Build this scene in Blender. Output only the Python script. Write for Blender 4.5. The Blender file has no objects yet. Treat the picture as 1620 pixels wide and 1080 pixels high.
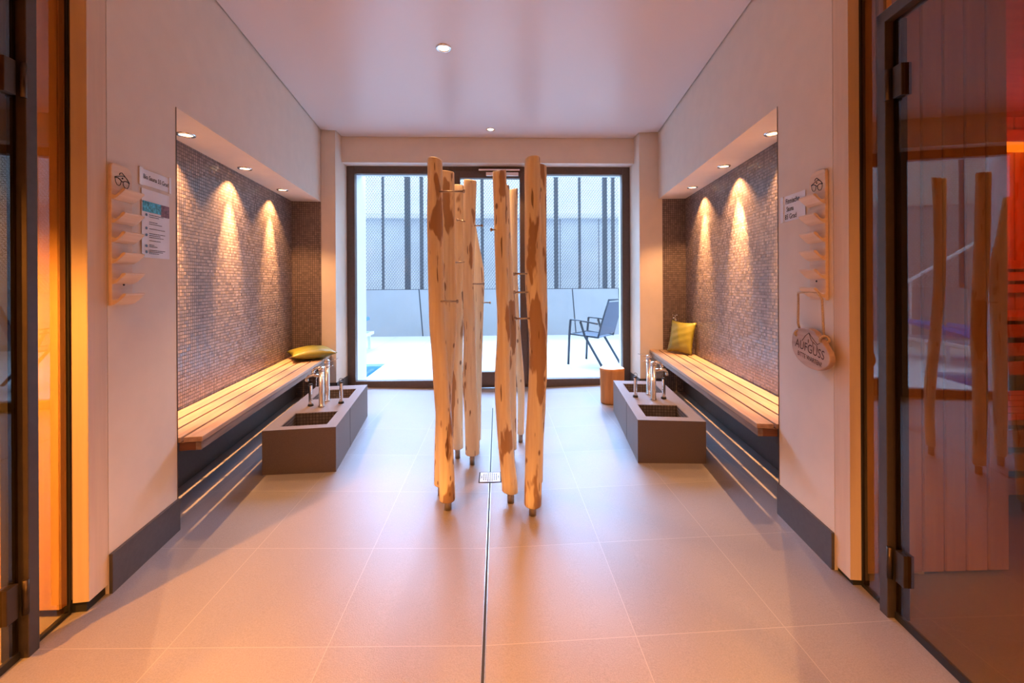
import bpy, bmesh, math, random
from mathutils import Vector, Matrix
PI = math.pi
random.seed(7)
scene = bpy.context.scene
COL = scene.collection

# ------------------------------------------------------------------ camera
cam_d = bpy.data.cameras.new('camera')
cam = bpy.data.objects.new('camera', cam_d)
COL.objects.link(cam)
cam_d.sensor_width = 36.0
cam_d.lens = 666.0/1620.0*36.0
cam_d.shift_y = -94.0/1620.0
cam_d.clip_start = 0.02
YAW = math.atan(23/666.0)
cam.matrix_world = (Matrix.Translation((0, 0, 1.18)) @ Matrix.Rotation(-YAW, 4, 'Z')
                    @ Matrix.Rotation(math.radians(90), 4, 'X') @ Matrix.Rotation(-0.005, 4, 'Z'))
scene.camera = cam

# ------------------------------------------------------------------ world, sun, exposure
world = bpy.data.worlds.new('world'); scene.world = world
world.use_nodes = True
bgn = world.node_tree.nodes['Background']
bgn.inputs['Color'].default_value = (0.66, 0.82, 1.0, 1)
bgn.inputs['Strength'].default_value = 3.1
sun_d = bpy.data.lights.new('sun', 'SUN'); sun = bpy.data.objects.new('sun', sun_d)
COL.objects.link(sun)
sun_d.energy = 21.0; sun_d.color = (0.30, 0.55, 1.0); sun_d.angle = math.radians(50)
sun.location = (0, 12, 9)
sun.rotation_euler = Vector((0.05, -1.0, -0.85)).to_track_quat('-Z', 'Y').to_euler()
vs = scene.view_settings
vs.view_transform = 'Standard'; vs.look = 'None'; vs.gamma = 1.0; vs.use_curve_mapping = False
vs.exposure = 0.06
WARM = (1.0, 0.50, 0.19)
P_NICHE, P_HALL, P_BACK, P_SAUNA, P_GLOW, P_RED = 62.0, 80.0, 125.0, 1500.0, 60.0, 45.0

# daylight enters through the window opening: sampling portal in the opening
pd = bpy.data.lights.new('window_portal', 'AREA'); po = bpy.data.objects.new('window_portal', pd)
COL.objects.link(po)
pd.shape = 'RECTANGLE'; pd.size = 3.1; pd.size_y = 2.4; pd.cycles.is_portal = True
po.location = (-0.08, 4.95, 1.25); po.rotation_euler = (math.radians(-90), 0, 0)

# ------------------------------------------------------------------ material helpers
def mat(name):
    m = bpy.data.materials.new(name); m.use_nodes = True
    nt = m.node_tree
    return m, nt, nt.nodes['Principled BSDF']
def N(nt, t, **kw):
    n = nt.nodes.new(t)
    for k, v in kw.items():
        if k in n.inputs: n.inputs[k].default_value = v
        else: setattr(n, k, v)
    return n
def L(nt, a, b): nt.links.new(a, b)
def setp(b, col=None, rough=0.5, metal=0.0, spec=0.5):
    if col: b.inputs['Base Color'].default_value = (*col, 1)
    b.inputs['Roughness'].default_value = rough
    b.inputs['Metallic'].default_value = metal
    b.inputs['Specular IOR Level'].default_value = spec
def simple(name, col, rough=0.5, metal=0.0, spec=0.5, nscale=0, namt=0.1, bump=0):
    m, nt, b = mat(name); setp(b, col, rough, metal, spec)
    if nscale:
        tc = N(nt, 'ShaderNodeTexCoord'); no = N(nt, 'ShaderNodeTexNoise', Scale=nscale, Detail=4.0)
        L(nt, tc.outputs['Object'], no.inputs['Vector'])
        if namt:
            r = N(nt, 'ShaderNodeValToRGB')
            r.color_ramp.elements[0].position = 0.3; r.color_ramp.elements[1].position = 0.7
            r.color_ramp.elements[0].color = (*[c*(1-namt) for c in col], 1)
            r.color_ramp.elements[1].color = (*[min(1, c*(1+namt)) for c in col], 1)
            L(nt, no.outputs['Fac'], r.inputs['Fac']); L(nt, r.outputs['Color'], b.inputs['Base Color'])
        if bump:
            bp = N(nt, 'ShaderNodeBump', Strength=bump, Distance=0.004)
            L(nt, no.outputs['Fac'], bp.inputs['Height']); L(nt, bp.outputs['Normal'], b.inputs['Normal'])
    return m
def mth(nt, op, a, b_=None, c_=None):
    n = nt.nodes.new('ShaderNodeMath'); n.operation = op
    for i, v in enumerate((a, b_, c_)):
        if v is None: continue
        if isinstance(v, (int, float)): n.inputs[i].default_value = v
        else: nt.links.new(v, n.inputs[i])
    return n.outputs[0]

M = {}
M['plaster'] = simple('plaster', (0.74, 0.64, 0.55), 0.85, nscale=9, namt=0.025, bump=0.15)
M['ceiling'] = simple('ceiling_stretch_foil', (0.70, 0.62, 0.61), 0.31, spec=0.8, nscale=0.6, namt=0.02)
M['dark_metal'] = simple('dark_bronze_metal', (0.12, 0.082, 0.066), 0.42, 0.3, nscale=40, namt=0.08)
M['post_metal'] = simple('door_frame_metal', (0.075, 0.055, 0.045), 0.4, 0.4, nscale=40, namt=0.08)
M['hinge'] = simple('hinge_metal', (0.075, 0.052, 0.038), 0.35, 0.8, nscale=40, namt=0.08)
M['chrome'] = simple('chrome', (0.82, 0.80, 0.78), 0.08, 1.0)
M['steel'] = simple('brushed_steel', (0.45, 0.40, 0.34), 0.28, 1.0, nscale=90, namt=0.15)
M['black'] = simple('black_rubber', (0.015, 0.013, 0.012), 0.5)
M['ink'] = simple('ink', (0.02, 0.012, 0.01), 0.7)
M['paper'] = simple('paper', (0.80, 0.80, 0.86), 0.6, nscale=14, namt=0.03)
M['tape'] = simple('tape', (0.85, 0.85, 0.9), 0.15)
M['blue_print'] = simple('blue_print', (0.07, 0.42, 0.62), 0.5, nscale=90, namt=0.7)
M['maroon_print'] = simple('maroon_print', (0.22, 0.09, 0.11), 0.5, nscale=90, namt=0.6)
M['icon_blue'] = simple('icon_blue', (0.12, 0.2, 0.3), 0.5)
M['baseboard'] = simple('baseboard_tile', (0.075, 0.062, 0.06), 0.5, nscale=50, namt=0.12)
M['gap_shade'] = simple('painted_gap_shade', (0.02, 0.018, 0.016), 0.8)  # near-black colour stands in for the shade inside gaps, slots and holes
M['cushion'] = simple('olive_satin', (0.22, 0.19, 0.022), 0.38, spec=0.6, nscale=60, namt=0.06, bump=0.08)
M['concrete'] = simple('concrete_outside', (0.31, 0.32, 0.33), 0.8, nscale=1.5, namt=0.06)
M['render_white'] = simple('outside_render', (0.72, 0.76, 0.82), 0.7, nscale=3, namt=0.03)
M['neighbour_top'] = simple('neighbour_panel_light', (0.90, 0.92, 0.94), 0.6, nscale=0.8, namt=0.05)
M['neighbour_low'] = simple('neighbour_panel_grey', (0.62, 0.66, 0.72), 0.6, nscale=0.9, namt=0.12)
M['fence_metal'] = simple('expanded_metal', (0.15, 0.155, 0.17), 0.5, 0.2)
M['fence_post'] = simple('fence_post', (0.03, 0.035, 0.045), 0.6)
M['chair_metal'] = simple('chair_metal', (0.05, 0.055, 0.065), 0.45, 0.3)
M['chair_mesh'] = simple('chair_textile', (0.07, 0.075, 0.10), 0.7, nscale=200, namt=0.2)
M['white_paint'] = simple('white_paint', (0.8, 0.8, 0.8), 0.4)
M['blue_pad'] = simple('blue_pad', (0.10, 0.25, 0.65), 0.7, nscale=10, namt=0.1)
M['rope'] = simple('rope', (0.55, 0.42, 0.30), 0.9, nscale=300, namt=0.25, bump=0.5)
M['pool_tile'] = simple('pool_tile', (0.10, 0.62, 0.82), 0.3, nscale=25, namt=0.2)
M['burnt'] = simple('burnt_line', (0.07, 0.028, 0.018), 0.8)
M['bark'] = simple('bark', (0.33, 0.15, 0.06), 0.8, nscale=20, namt=0.4, bump=0.5)

def wood(name, c1, c2, axis, rough=0.5, scale=1.0, seed=0.0, spec=0.4):
    """grain stretched along one axis (0 x, 1 y, 2 z)"""
    m, nt, b = mat(name); setp(b, c1, rough, 0, spec)
    tc = N(nt, 'ShaderNodeTexCoord'); mp = N(nt, 'ShaderNodeMapping')
    s = [22*scale]*3; s[axis] = 1.3*scale
    mp.inputs['Scale'].default_value = s; mp.inputs['Location'].default_value = (seed, seed, seed)
    L(nt, tc.outputs['Object'], mp.inputs['Vector'])
    no = N(nt, 'ShaderNodeTexNoise', Scale=2.2, Detail=6.0, Roughness=0.6)
    L(nt, mp.outputs['Vector'], no.inputs['Vector'])
    r = N(nt, 'ShaderNodeValToRGB')
    r.color_ramp.elements[0].position = 0.33; r.color_ramp.elements[1].position = 0.68
    r.color_ramp.elements[0].color = (*c2, 1); r.color_ramp.elements[1].color = (*c1, 1)
    L(nt, no.outputs['Fac'], r.inputs['Fac']); L(nt, r.outputs['Color'], b.inputs['Base Color'])
    bp = N(nt, 'ShaderNodeBump', Strength=0.12, Distance=0.002)
    L(nt, no.outputs['Fac'], bp.inputs['Height']); L(nt, bp.outputs['Normal'], b.inputs['Normal'])
    return m
M['bench_wood'] = wood('bench_wood', (0.48, 0.30, 0.18), (0.34, 0.20, 0.115), 1, 0.42)
M['bench_end'] = wood('bench_end_wood', (0.20, 0.075, 0.035), (0.12, 0.045, 0.02), 0, 0.5)
M['fascia_wood'] = wood('fascia_wood', (0.28, 0.19, 0.14), (0.17, 0.11, 0.08), 1, 0.5)
M['panel_wood'] = wood('pale_panel_wood', (0.70, 0.55, 0.43), (0.62, 0.47, 0.36), 2, 0.6, 0.5)
M['rack_wood'] = wood('rack_wood', (0.82, 0.64, 0.48), (0.72, 0.53, 0.38), 1, 0.5)
M['disc_wood'] = wood('disc_wood', (0.56, 0.40, 0.32), (0.38, 0.25, 0.19), 1, 0.6, 0.4)
M['sauna_wood'] = wood('sauna_wood', (0.62, 0.36, 0.17), (0.50, 0.27, 0.12), 2, 0.5, 0.6)
M['sauna_wood_x'] = wood('sauna_wood_horizontal', (0.58, 0.33, 0.16), (0.45, 0.24, 0.11), 0, 0.5, 0.6)
M['stump_top'] = simple('stump_top', (0.72, 0.60, 0.48), 0.7, nscale=8, namt=0.15)
M['stump_side'] = wood('stump_side', (0.62, 0.28, 0.09), (0.42, 0.17, 0.05), 2, 0.6, 0.7)

def log_material():
    m, nt, b = mat('peeled_log'); setp(b, (0.6, 0.4, 0.2), 0.45, 0, 0.4)
    tc = N(nt, 'ShaderNodeTexCoord'); oi = N(nt, 'ShaderNodeObjectInfo')
    off = mth(nt, 'MULTIPLY', oi.outputs['Random'], 37.0)
    cmb = N(nt, 'ShaderNodeCombineXYZ'); L(nt, off, cmb.inputs[0]); L(nt, off, cmb.inputs[2])
    add = N(nt, 'ShaderNodeVectorMath', operation='ADD')
    L(nt, tc.outputs['Object'], add.inputs[0]); L(nt, cmb.outputs[0], add.inputs[1])
    def stretched(sc, z, scale, det):
        mp = N(nt, 'ShaderNodeMapping'); mp.inputs['Scale'].default_value = (sc, sc, z)
        L(nt, add.outputs[0], mp.inputs['Vector'])
        no = N(nt, 'ShaderNodeTexNoise', Scale=scale, Detail=det); L(nt, mp.outputs['Vector'], no.inputs['Vector'])
        return no.outputs['Fac']
    grain = stretched(40, 2.2, 1.6, 6.0)
    r1 = N(nt, 'ShaderNodeValToRGB'); e = r1.color_ramp.elements
    e[0].position = 0.3; e[1].position = 0.7
    e[0].color = (0.80, 0.66, 0.46, 1); e[1].color = (0.95, 0.84, 0.64, 1)
    L(nt, grain, r1.inputs['Fac'])
    patch = stretched(9, 2.6, 1.0, 3.5)                       # darker bast left on the wood
    r2 = N(nt, 'ShaderNodeValToRGB'); e = r2.color_ramp.elements
    e[0].position = 0.585; e[1].position = 0.61
    e[0].color = (0, 0, 0, 1); e[1].color = (1, 1, 1, 1)
    L(nt, patch, r2.inputs['Fac'])
    mx = N(nt, 'ShaderNodeMixRGB'); mx.inputs[2].default_value = (0.36, 0.19, 0.09, 1)
    fac = mth(nt, 'MULTIPLY', r2.outputs['Color'], 0.85)
    L(nt, fac, mx.inputs[0]); L(nt, r1.outputs['Color'], mx.inputs[1])
    vo = N(nt, 'ShaderNodeTexVoronoi', Scale=1.0)            # small knots
    mp = N(nt, 'ShaderNodeMapping'); mp.inputs['Scale'].default_value = (13, 13, 6.5)
    L(nt, add.outputs[0], mp.inputs['Vector']); L(nt, mp.outputs['Vector'], vo.inputs['Vector'])
    k = N(nt, 'ShaderNodeValToRGB'); e = k.color_ramp.elements
    e[0].position = 0.07; e[1].position = 0.13; e[0].color = (1, 1, 1, 1); e[1].color = (0, 0, 0, 1)
    L(nt, vo.outputs['Distance'], k.inputs['Fac'])
    crk = stretched(30, 3.0, 1.4, 2.0)                        # thin drying cracks
    r3 = N(nt, 'ShaderNodeValToRGB'); e = r3.color_ramp.elements
    e[0].position = 0.66; e[1].position = 0.675; e[0].color = (0, 0, 0, 1); e[1].color = (1, 1, 1, 1)
    L(nt, crk, r3.inputs['Fac'])
    f2 = mth(nt, 'MAXIMUM', k.outputs['Color'], r3.outputs['Color'])
    f2 = mth(nt, 'MULTIPLY', f2, 0.8)
    mx2 = N(nt, 'ShaderNodeMixRGB'); mx2.inputs[2].default_value = (0.13, 0.05, 0.02, 1)
    L(nt, f2, mx2.inputs[0]); L(nt, mx.outputs[0], mx2.inputs[1])
    L(nt, mx2.outputs[0], b.inputs['Base Color'])
    bp = N(nt, 'ShaderNodeBump', Strength=0.25, Distance=0.004)
    h = mth(nt, 'SUBTRACT', grain, f2); L(nt, h, bp.inputs['Height']); L(nt, bp.outputs['Normal'], b.inputs['Normal'])
    return m
M['log'] = log_material()

def floor_material(name, base, ox, oy, size, grout, rough, mort=0.0022, gcol=(0.50, 0.42, 0.36)):
    m, nt, b = mat(name); setp(b, base, rough, 0, 0.5)
    tc = N(nt, 'ShaderNodeTexCoord'); sp = N(nt, 'ShaderNodeSeparateXYZ'); L(nt, tc.outputs['Object'], sp.inputs[0])
    def d(v, o):
        a = mth(nt, 'ADD', v, -o); a = mth(nt, 'DIVIDE', a, size)
        f = mth(nt, 'FRACT', mth(nt, 'ADD', a, 100.5)); return mth(nt, 'MULTIPLY', mth(nt, 'ABSOLUTE', mth(nt, 'SUBTRACT', f, 0.5)), size), mth(nt, 'FLOOR', mth(nt, 'ADD', a, 100.0))
    dx, ix = d(sp.outputs[0], ox); dy, iy = d(sp.outputs[1], oy)
    line = mth(nt, 'LESS_THAN', mth(nt, 'MINIMUM', dx, dy), mort)
    cb = N(nt, 'ShaderNodeCombineXYZ'); L(nt, ix, cb.inputs[0]); L(nt, iy, cb.inputs[1])
    wn = N(nt, 'ShaderNodeTexWhiteNoise'); L(nt, cb.outputs[0], wn.inputs['Vector'])
    no = N(nt, 'ShaderNodeTexNoise', Scale=260.0, Detail=2.0); L(nt, tc.outputs['Object'], no.inputs['Vector'])
    no2 = N(nt, 'ShaderNodeTexNoise', Scale=3.0, Detail=5.0); L(nt, tc.outputs['Object'], no2.inputs['Vector'])
    v = mth(nt, 'ADD', mth(nt, 'MULTIPLY', wn.outputs['Value'], 0.10), mth(nt, 'MULTIPLY', no.outputs['Fac'], 0.55))
    v = mth(nt, 'ADD', v, mth(nt, 'MULTIPLY', no2.outputs['Fac'], 0.14)); v = mth(nt, 'ADD', v, 0.60)
    mul = N(nt, 'ShaderNodeVectorMath', operation='SCALE'); mul.inputs[0].default_value = base
    L(nt, v, mul.inputs['Scale'])
    mx = N(nt, 'ShaderNodeMixRGB'); L(nt, line, mx.inputs[0]); L(nt, mul.outputs[0], mx.inputs[1]); mx.inputs[2].default_value = (*gcol, 1)
    L(nt, mx.outputs[0], b.inputs['Base Color'])
    bp = N(nt, 'ShaderNodeBump', Strength=0.35, Distance=0.0012)
    L(nt, mth(nt, 'SUBTRACT', no.outputs['Fac'], line), bp.inputs['Height']); L(nt, bp.outputs['Normal'], b.inputs['Normal'])
    return m
M['floor'] = floor_material('floor_tile', (0.225, 0.195, 0.195), -0.05, 1.37, 0.5, True, 0.38, 0.0014, (0.31, 0.27, 0.25))
M['basin_tile'] = floor_material('basin_tile', (0.165, 0.125, 0.11), 0.5, 0.36, 3.0, True, 0.5, 0.0012, (0.10, 0.08, 0.07))
M['terrace'] = floor_material('terrace_slab', (0.66, 0.67, 0.68), 0.2, 0.3, 0.8, True, 0.6, 0.004, (0.42, 0.43, 0.45))

def mosaic_material(name, u, vv, size, base, rough=0.22, tilt=1.0):
    m, nt, b = mat(name); setp(b, base, rough, 0, 0.55)
    tc = N(nt, 'ShaderNodeTexCoord'); sp = N(nt, 'ShaderNodeSeparateXYZ'); L(nt, tc.outputs['Object'], sp.inputs[0])
    def fr(o):
        a = mth(nt, 'ADD', mth(nt, 'DIVIDE', sp.outputs[o], size), 500.0)
        return mth(nt, 'SUBTRACT', mth(nt, 'FRACT', a), 0.5), mth(nt, 'FLOOR', a)
    fu, iu = fr(u); fv, iv = fr(vv)
    cb = N(nt, 'ShaderNodeCombineXYZ'); L(nt, iu, cb.inputs[0]); L(nt, iv, cb.inputs[1])
    wn = N(nt, 'ShaderNodeTexWhiteNoise'); L(nt, cb.outputs[0], wn.inputs['Vector'])
    sc = N(nt, 'ShaderNodeSeparateColor'); L(nt, wn.outputs['Color'], sc.inputs[0])
    edge = mth(nt, 'MAXIMUM', mth(nt, 'ABSOLUTE', fu), mth(nt, 'ABSOLUTE', fv))
    line = mth(nt, 'GREATER_THAN', edge, 0.42)
    v = mth(nt, 'ADD', mth(nt, 'MULTIPLY', wn.outputs['Value'], 0.5), 0.75)
    mul = N(nt, 'ShaderNodeVectorMath', operation='SCALE'); mul.inputs[0].default_value = base
    L(nt, v, mul.inputs['Scale'])
    mx = N(nt, 'ShaderNodeMixRGB'); L(nt, line, mx.inputs[0]); L(nt, mul.outputs[0], mx.inputs[1]); mx.inputs[2].default_value = (0.055, 0.04, 0.036, 1)
    L(nt, mx.outputs[0], b.inputs['Base Color'])
    L(nt, mth(nt, 'MULTIPLY_ADD', line, 0.5, rough), b.inputs['Roughness'])
    t = mth(nt, 'ADD', mth(nt, 'MULTIPLY', fu, mth(nt, 'SUBTRACT', sc.outputs[0], 0.5)), mth(nt, 'MULTIPLY', fv, mth(nt, 'SUBTRACT', sc.outputs[1], 0.5)))
    h = mth(nt, 'SUBTRACT', mth(nt, 'MULTIPLY', t, tilt), mth(nt, 'MULTIPLY', line, 0.35))
    bp = N(nt, 'ShaderNodeBump', Strength=0.8, Distance=0.004)
    L(nt, h, bp.inputs['Height']); L(nt, bp.outputs['Normal'], b.inputs['Normal'])
    return m
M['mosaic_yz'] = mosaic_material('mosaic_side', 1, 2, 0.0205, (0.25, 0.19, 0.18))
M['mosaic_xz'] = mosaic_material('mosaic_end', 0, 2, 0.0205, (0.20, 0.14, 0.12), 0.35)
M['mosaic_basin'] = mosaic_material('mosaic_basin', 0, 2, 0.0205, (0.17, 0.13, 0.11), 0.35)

def glass(name, tint, ior, rough=0.0):
    m = bpy.data.materials.new(name); m.use_nodes = True; nt = m.node_tree; nt.nodes.clear()
    out = N(nt, 'ShaderNodeOutputMaterial'); mix = N(nt, 'ShaderNodeMixShader')
    tr = N(nt, 'ShaderNodeBsdfTransparent'); tr.inputs['Color'].default_value = (*tint, 1)
    gl = N(nt, 'ShaderNodeBsdfGlossy'); gl.inputs['Roughness'].default_value = rough
    fr = N(nt, 'ShaderNodeFresnel'); ge = N(nt, 'ShaderNodeNewGeometry')   # same reflectance on both faces of the pane
    L(nt, mth(nt, 'MULTIPLY_ADD', ge.outputs['Backfacing'], 1/ior-ior, ior), fr.inputs['IOR'])
    L(nt, fr.outputs[0], mix.inputs[0]); L(nt, tr.outputs[0], mix.inputs[1]); L(nt, gl.outputs[0], mix.inputs[2])
    L(nt, mix.outputs[0], out.inputs[0])
    return m
M['bronze_glass'] = glass('bronze_glass', (0.64, 0.50, 0.33), 1.6)
M['clear_glass'] = glass('clear_glass', (0.97, 0.985, 0.99), 1.25)
M['water'] = glass('pool_water', (0.55, 0.88, 0.97), 1.33, 0.03)

def emit(name, col, s):
    m = bpy.data.materials.new(name); m.use_nodes = True; nt = m.node_tree; nt.nodes.clear()
    out = N(nt, 'ShaderNodeOutputMaterial'); e = N(nt, 'ShaderNodeEmission'); e.inputs[0].default_value = (*col, 1); e.inputs[1].default_value = s
    L(nt, e.outputs[0], out.inputs[0]); return m
M['lamp'] = emit('lamp_lens', (1.0, 0.78, 0.50), 5.0)
M['led'] = emit('led_strip', (1.0, 0.27, 0.02), 3.0)
M['glow'] = emit('lamp_globe', (1.0, 0.6, 0.2), 3.0)

# ------------------------------------------------------------------ mesh helpers
class MB:
    def __init__(s): s.v = []; s.f = []; s.mi = []; s.sm = []
    def add(s, vs, fs, mi=0, sm=False):
        b = len(s.v); s.v += [tuple(p) for p in vs]
        for f in fs: s.f.append(tuple(b+i for i in f)); s.mi.append(mi); s.sm.append(sm)
        return s
    def box(s, x0, x1, y0, y1, z0, z1, mi=0):
        x0, x1 = min(x0, x1), max(x0, x1); y0, y1 = min(y0, y1), max(y0, y1); z0, z1 = min(z0, z1), max(z0, z1)
        return s.add([(x0,y0,z0),(x1,y0,z0),(x1,y1,z0),(x0,y1,z0),(x0,y0,z1),(x1,y0,z1),(x1,y1,z1),(x0,y1,z1)],
              [(0,3,2,1),(4,5,6,7),(0,1,5,4),(1,2,6,5),(2,3,7,6),(3,0,4,7)], mi)
    def hexa(s, bot, top, mi=0):
        return s.add(list(bot)+list(top), [(3,2,1,0),(4,5,6,7),(0,1,5,4),(1,2,6,5),(2,3,7,6),(3,0,4,7)], mi)
    def tube(s, pts, rad, n=10, mi=0, closed=False, flat=1.0):
        pts = [Vector(p) for p in pts]; K = len(pts)
        if isinstance(rad, (int, float)): rad = [rad]*K
        rings = []; up = None
        for i, p in enumerate(pts):
            a = pts[(i-1) % K] if (i > 0 or closed) else p
            b = pts[(i+1) % K] if (i < K-1 or closed) else p
            t = (b-a).normalized() if (b-a).length > 1e-9 else Vector((0, 0, 1))
            if up is None:
                up = Vector((0, 0, 1)) if abs(t.z) < 0.9 else Vector((0, 1, 0))
            x = t.cross(up)
            if x.length < 1e-6: x = t.cross(Vector((1, 0, 0)))
            x.normalize(); y = x.cross(t).normalized(); up = y
            rings.append([p + (x*math.cos(2*PI*k/n) + y*flat*math.sin(2*PI*k/n))*rad[i] for k in range(n)])
        vs = [q for r in rings for q in r]; fs = []
        for i in range(K if closed else K-1):
            j = (i+1) % K
            for k in range(n):
                fs.append((i*n+k, i*n+(k+1) % n, j*n+(k+1) % n, j*n+k))
        s.add(vs, fs, mi, True)
        if not closed:
            b = len(s.v)-len(vs)
            s.f.append(tuple(b+k for k in reversed(range(n)))); s.mi.append(mi); s.sm.append(False)
            s.f.append(tuple(b+(K-1)*n+k for k in range(n))); s.mi.append(mi); s.sm.append(False)
        return s
    def cyl(s, p0, p1, r, n=16, mi=0, r1=None): return s.tube([p0, p1], [r, r if r1 is None else r1], n, mi)
    def lathe(s, prof, c=(0,0,0), n=28, mi=0, axis='z'):
        vs = []; K = len(prof)
        for r, z in prof:
            for k in range(n):
                a = 2*PI*k/n
                vs.append((c[0]+r*math.cos(a), c[1]+r*math.sin(a), c[2]+z))
        fs = [(i*n+k, i*n+(k+1) % n, (i+1)*n+(k+1) % n, (i+1)*n+k) for i in range(K-1) for k in range(n)]
        return s.add(vs, fs, mi, True)
    def ext(s, poly, fn, mi=0):
        """extrude 2-D polygon; fn(u, v, t) -> point for t = 0, 1"""
        n = len(poly); vs = [fn(u, v, 0) for u, v in poly]+[fn(u, v, 1) for u, v in poly]
        return s.add(vs, [tuple(range(n)), tuple(range(2*n-1, n-1, -1))]+[(i, i+n, (i+1) % n+n, (i+1) % n) for i in range(n)], mi)
    def sphere(s, c, r, n=12, mi=0):
        prof = [(max(1e-5, r*math.sin(PI*i/8)), -r*math.cos(PI*i/8)) for i in range(9)]
        return s.lathe(prof, c, n, mi)
    def build(s, name, mats, parent=None, loc=None, rotz=0, bevel=0, fix=True):
        me = bpy.data.meshes.new(name); me.from_pydata(s.v, [], s.f)
        if not isinstance(mats, (list, tuple)): mats = [mats]
        for m in mats: me.materials.append(M[m] if isinstance(m, str) else m)
        me.polygons.foreach_set('material_index', s.mi); me.polygons.foreach_set('use_smooth', s.sm)
        if fix:
            bm = bmesh.new(); bm.from_mesh(me); bmesh.ops.recalc_face_normals(bm, faces=bm.faces); bm.to_mesh(me); bm.free()
        me.update()
        o = bpy.data.objects.new(name, me); COL.objects.link(o)
        if parent: o.parent = parent
        if loc is not None: o.location = loc
        o.rotation_euler = (0, 0, rotz)
        if bevel:
            b = o.modifiers.new('bevel', 'BEVEL'); b.width = bevel; b.segments = 2; b.limit_method = 'ANGLE'; b.angle_limit = 0.7
        return o
def tag(o, label=None, cat=None, group=None, kind=None):
    if label: o['label'] = label
    if cat: o['category'] = cat
    if group: o['group'] = group
    if kind: o['kind'] = kind
    return o
def thing(name, label, cat, loc=(0,0,0), rotz=0, group=None, kind=None):
    o = bpy.data.objects.new(name, None); COL.objects.link(o); o.empty_display_size = 0.1
    o.location = loc; o.rotation_euler = (0, 0, rotz)
    return tag(o, label, cat, group, kind)
def struct(o): return tag(o, kind='structure')

# side frames: the two long walls flare by about 7 degrees; local y runs along a wall, "o" outwards from the room
FR = {-1: ((-1.438, 1.604), math.atan(0.126)), 1: ((1.326, 1.618), -math.atan(0.13))}
FZ = 0.037
def W(s, o, y, z=0):
    (ox, oy), p = FR[s]; x = s*o
    return (ox + x*math.cos(p) - y*math.sin(p), oy + x*math.sin(p) + y*math.cos(p), z)
def ROT(s): return FR[s][1]
def fz(X): return min(0.04, 0.027*abs(X+0.05))

H = 2.72
# ------------------------------------------------------------------ floor, ceiling
mb = MB()
xs = [-5, -1.5315, -0.05, 1.4315, 5]; zs = [0.04, 0.04, 0, 0.04, 0.04]
for i in range(4):
    mb.add([(xs[i], -3.2, zs[i]), (xs[i+1], -3.2, zs[i+1]), (xs[i+1], 4.74, zs[i+1]), (xs[i], 4.74, zs[i]),
            (xs[i], -3.2, -0.12), (xs[i+1], -3.2, -0.12), (xs[i+1], 4.74, -0.12), (xs[i], 4.74, -0.12)],
           [(0,1,2,3), (7,6,5,4), (0,4,5,1), (3,2,6,7)])
struct(mb.build('floor', 'floor'))
mb = MB()   # stretched ceiling, inset from the walls by a shadow gap
g = 0.010
cl = [W(-1, -g, -5.0), W(-1, -g, 2.715), (-1.637+g, 4.31), (-1.637+g, 4.50-g), (1.478-g, 4.50-g), (1.478-g, 4.31), W(1, -g, 2.70), W(1, -g, -5.0)]
mb.ext([(p[0], p[1]) for p in cl], lambda u, v, t: (u, v, H+0.03*t))
struct(mb.build('ceiling', 'ceiling'))
mb = MB(); mb.box(-3.0, 3.0, -3.5, 5.0, H+0.05, H+0.12)  # dark sheet above the ceiling, colours the shadow gap black
struct(mb.build('ceiling_slab', 'gap_shade'))

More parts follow.
